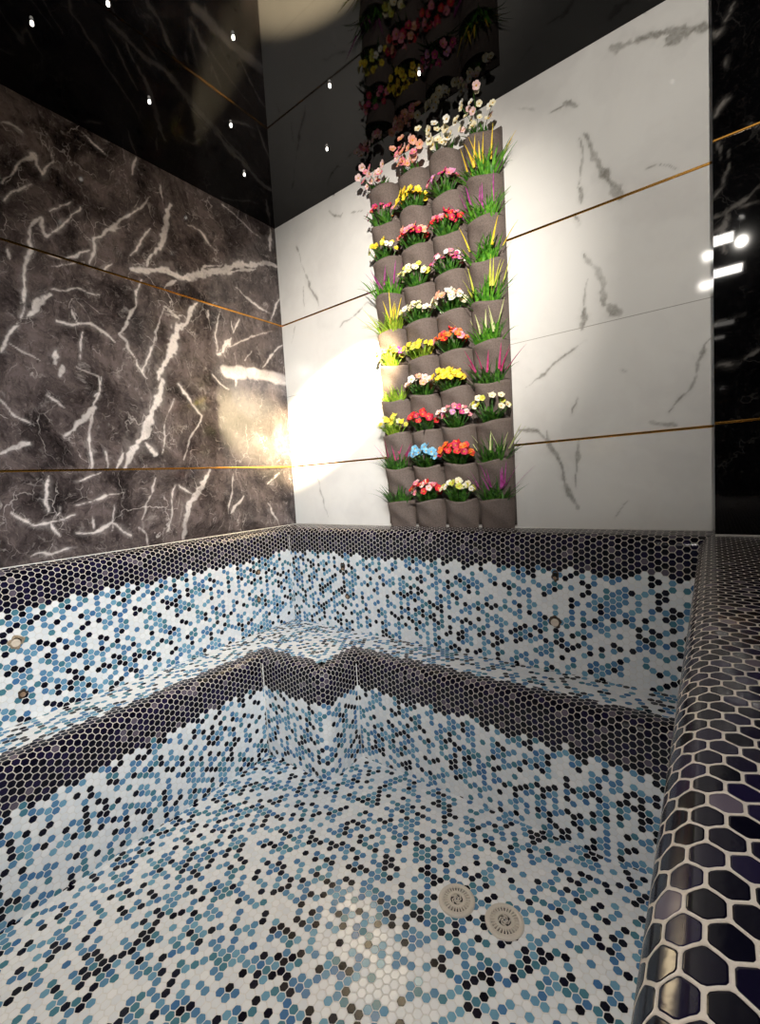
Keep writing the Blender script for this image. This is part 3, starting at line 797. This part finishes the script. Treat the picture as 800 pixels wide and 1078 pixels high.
b_(1,8,'light blue flower bunch in ninth row, the only blue flowers',['blue','blue','blue'],82,15,.0175)
b_(2,8,'red flower bunch with yellow centres in ninth row beside the blue flowers',['red','red','crimson','orange'],83,19,.018)
g(3,8,'green grass tuft with pale yellow tips, second from bottom of the grass column','palegreen','dgreen',84,1.15)
g(0,9,'plain dark green grass tuft in the bottom row by the white wall',None,'dgreen',91,1.05)
b_(1,9,'red flower bunch edged in white and pink in the bottom row',['red','palepink','red','pink'],92,18,.0175)
b_(2,9,'cream flower bunch in the bottom row beside purple and green grass',['cream','white','limey'],93,18,.016)
g(3,9,'purple and green grass tuft, lowest of the grass column','purple','dgreen',94,1.15)

# ------------------------------------------------------------------ ceiling lights
def emis(name,col,st):
    t=NT(name); return t.set(color=col,emit=col,estr=st,rough=.3)
M['star']=emis('star_glow',srgb(255,250,238),5.0)
M['panel']=emis('panel_glow',srgb(250,243,234),56.0)
M['black_metal']=plain('black_metal',srgb(14,14,15),.35,.6)
def star_parts(t):
    m=MB(); m.lathe([(.0062,0),(.0062,-.0012),(.005,-.002),(.0001,-.002)],16); m.build('mount',M['chrome'],t)
    m=MB(); m.lathe([(.0036,-.0015),(.0046,-.005),(.0050,-.008),(.0042,-.0115),(.002,-.0135),(.0001,-.0137)],14); m.build('crystal_drop',M['star'],t)
stars=[(.327,-1.211,'tiny star light in the black ceiling farthest from the white wall, over dark marble'),
 (.315,-.853,'tiny star light in black ceiling, alone midway above the dark marble wall'),
 (.747,-.798,'tiny star light in black ceiling above the orange streak reflection'),
 (.444,-.595,'tiny star light in black ceiling below the orange streak reflection'),
 (.249,-.388,'tiny star light in black ceiling closest to the corner of dark and white walls'),
 (.861,-.470,'tiny star light in black ceiling on the mirrored joint line of white wall'),
 (.641,-.252,'dim warm star light in black ceiling nearest the pale pink spray'),
 (1.136,-.299,'tiny star light in black ceiling directly above the cream blossom sprays'),
 (.556,-1.091,'tiny star light in black ceiling at the picture top edge, near the farthest one')]
t0=None
for i,(x,y,lab) in enumerate(stars):
    if i==0:
        t0=thing('ceiling_star_light',lab,'star light',(x,y,CEIL),'star lights in the black ceiling'); star_parts(t0)
    else:
        o=t0.copy(); COL.objects.link(o); o.location=(x,y,CEIL); o['label']=lab
        for ch in list(t0.children):
            c=ch.copy(); COL.objects.link(c); c.parent=o
for (x,y) in ((1.645,-.714),(1.853,-.363),(1.867,-1.463),(1.854,-1.972),(1.638,-1.752),(1.657,-2.233)):
    o=t0.copy(); COL.objects.link(o); o.location=(x,y,CEIL); o['label']='tiny star light seen only as a sparkle in the white marble'
    for ch in list(t0.children):
        c=ch.copy(); COL.objects.link(c); c.parent=o
def panel(x,y,w,h,label):
    t=thing('ceiling_panel_light',label,'ceiling light',(x,y,CEIL),'panel lights behind the tub')
    m=MB(); m.box(-w/2-.012,w/2+.012,-h/2-.012,h/2+.012,-.012,-.0005); m.build('frame',M['black_metal'],t,False)
    m=MB(); m.box(-w/2,w/2,-h/2,h/2,-.0135,-.0122); m.build('diffuser',M['panel'],t,False)
panel(2.0,-2.24,.16,.16,'square cool white panel light, mirrored as the smaller glint in the black pillar')
panel(2.02,-2.88,.26,.18,'wide cool white panel light, mirrored as the larger glint in the black pillar')

# ------------------------------------------------------------------ lights
def spot(name,loc,aim,power,angle,blend,col,size,scale=None,roll=0):
    l=bpy.data.lights.new(name,'SPOT'); l.energy=power; l.spot_size=math.radians(angle); l.spot_blend=blend; l.color=col; l.shadow_soft_size=size
    o=bpy.data.objects.new(name,l); COL.objects.link(o); o.location=loc
    o.rotation_euler=(Vector(aim)-Vector(loc)).to_track_quat('-Z','Y').to_euler()
    if scale:
        o.rotation_euler=((Vector(aim)-Vector(loc)).to_track_quat('-Z','Y').to_matrix()@Matrix.Rotation(math.radians(roll),3,'Z')).to_euler(); o.scale=scale
LP=(2.12,-2.2,1.60)
spot('spot_core',LP,(.33,0,.59),9500,10,.9,(1,.80,.50),.014,(1.8,1,1),20)
spot('spot_beam',LP,(.76,0,.88),375,43,1.0,(1,.93,.84),.014)
spot('spot_spill',LP,(1.25,0,1.45),95,90,1.0,(1,.94,.85),.014)
spot('tub_fill',(2.0,-2.55,1.64),(.70,-1.35,-.99),128,74,.9,(1,.95,.90),.06)  # added fill light without a fixture, brightens the basin
spot('spot_flood',(2.7,-2.0,1.45),(.05,-.72,.06),360,52,1.0,(.92,.97,1.0),.35)
def area(name,loc,aim,power,sx,sy,col):
    l=bpy.data.lights.new(name,'AREA'); l.shape='RECTANGLE'; l.size=sx; l.size_y=sy; l.energy=power; l.color=col
    o=bpy.data.objects.new(name,l); COL.objects.link(o); o.location=loc
    o.rotation_euler=(Vector(aim)-Vector(loc)).to_track_quat('-Z','Y').to_euler()
w=bpy.data.worlds.new('world'); sc.world=w; w.use_nodes=True
w.node_tree.nodes['Background'].inputs[0].default_value=(0,0,0,1); w.node_tree.nodes['Background'].inputs[1].default_value=0

# ------------------------------------------------------------------ camera
cam=bpy.data.cameras.new('camera'); co=bpy.data.objects.new('camera',cam); COL.objects.link(co)
cam.sensor_fit='HORIZONTAL'; cam.sensor_width=36; cam.lens=36*469.62/800; cam.clip_start=.01
_,(r_,u_,f_)=_rays([(0,0)])
co.matrix_world=Matrix(((r_[0],u_[0],-f_[0],CAMC[0]),(r_[1],u_[1],-f_[1],CAMC[1]),(r_[2],u_[2],-f_[2],CAMC[2]),(0,0,0,1)))
sc.camera=co
sc.view_settings.view_transform='Standard'; sc.view_settings.look='None'; sc.view_settings.gamma=1; sc.view_settings.use_curve_mapping=False
sc.view_settings.exposure=0.0
sc.cycles.use_denoising=True
sc.cycles.max_bounces=8; sc.cycles.diffuse_bounces=4; sc.cycles.glossy_bounces=5
sc.cycles.sample_clamp_indirect=12
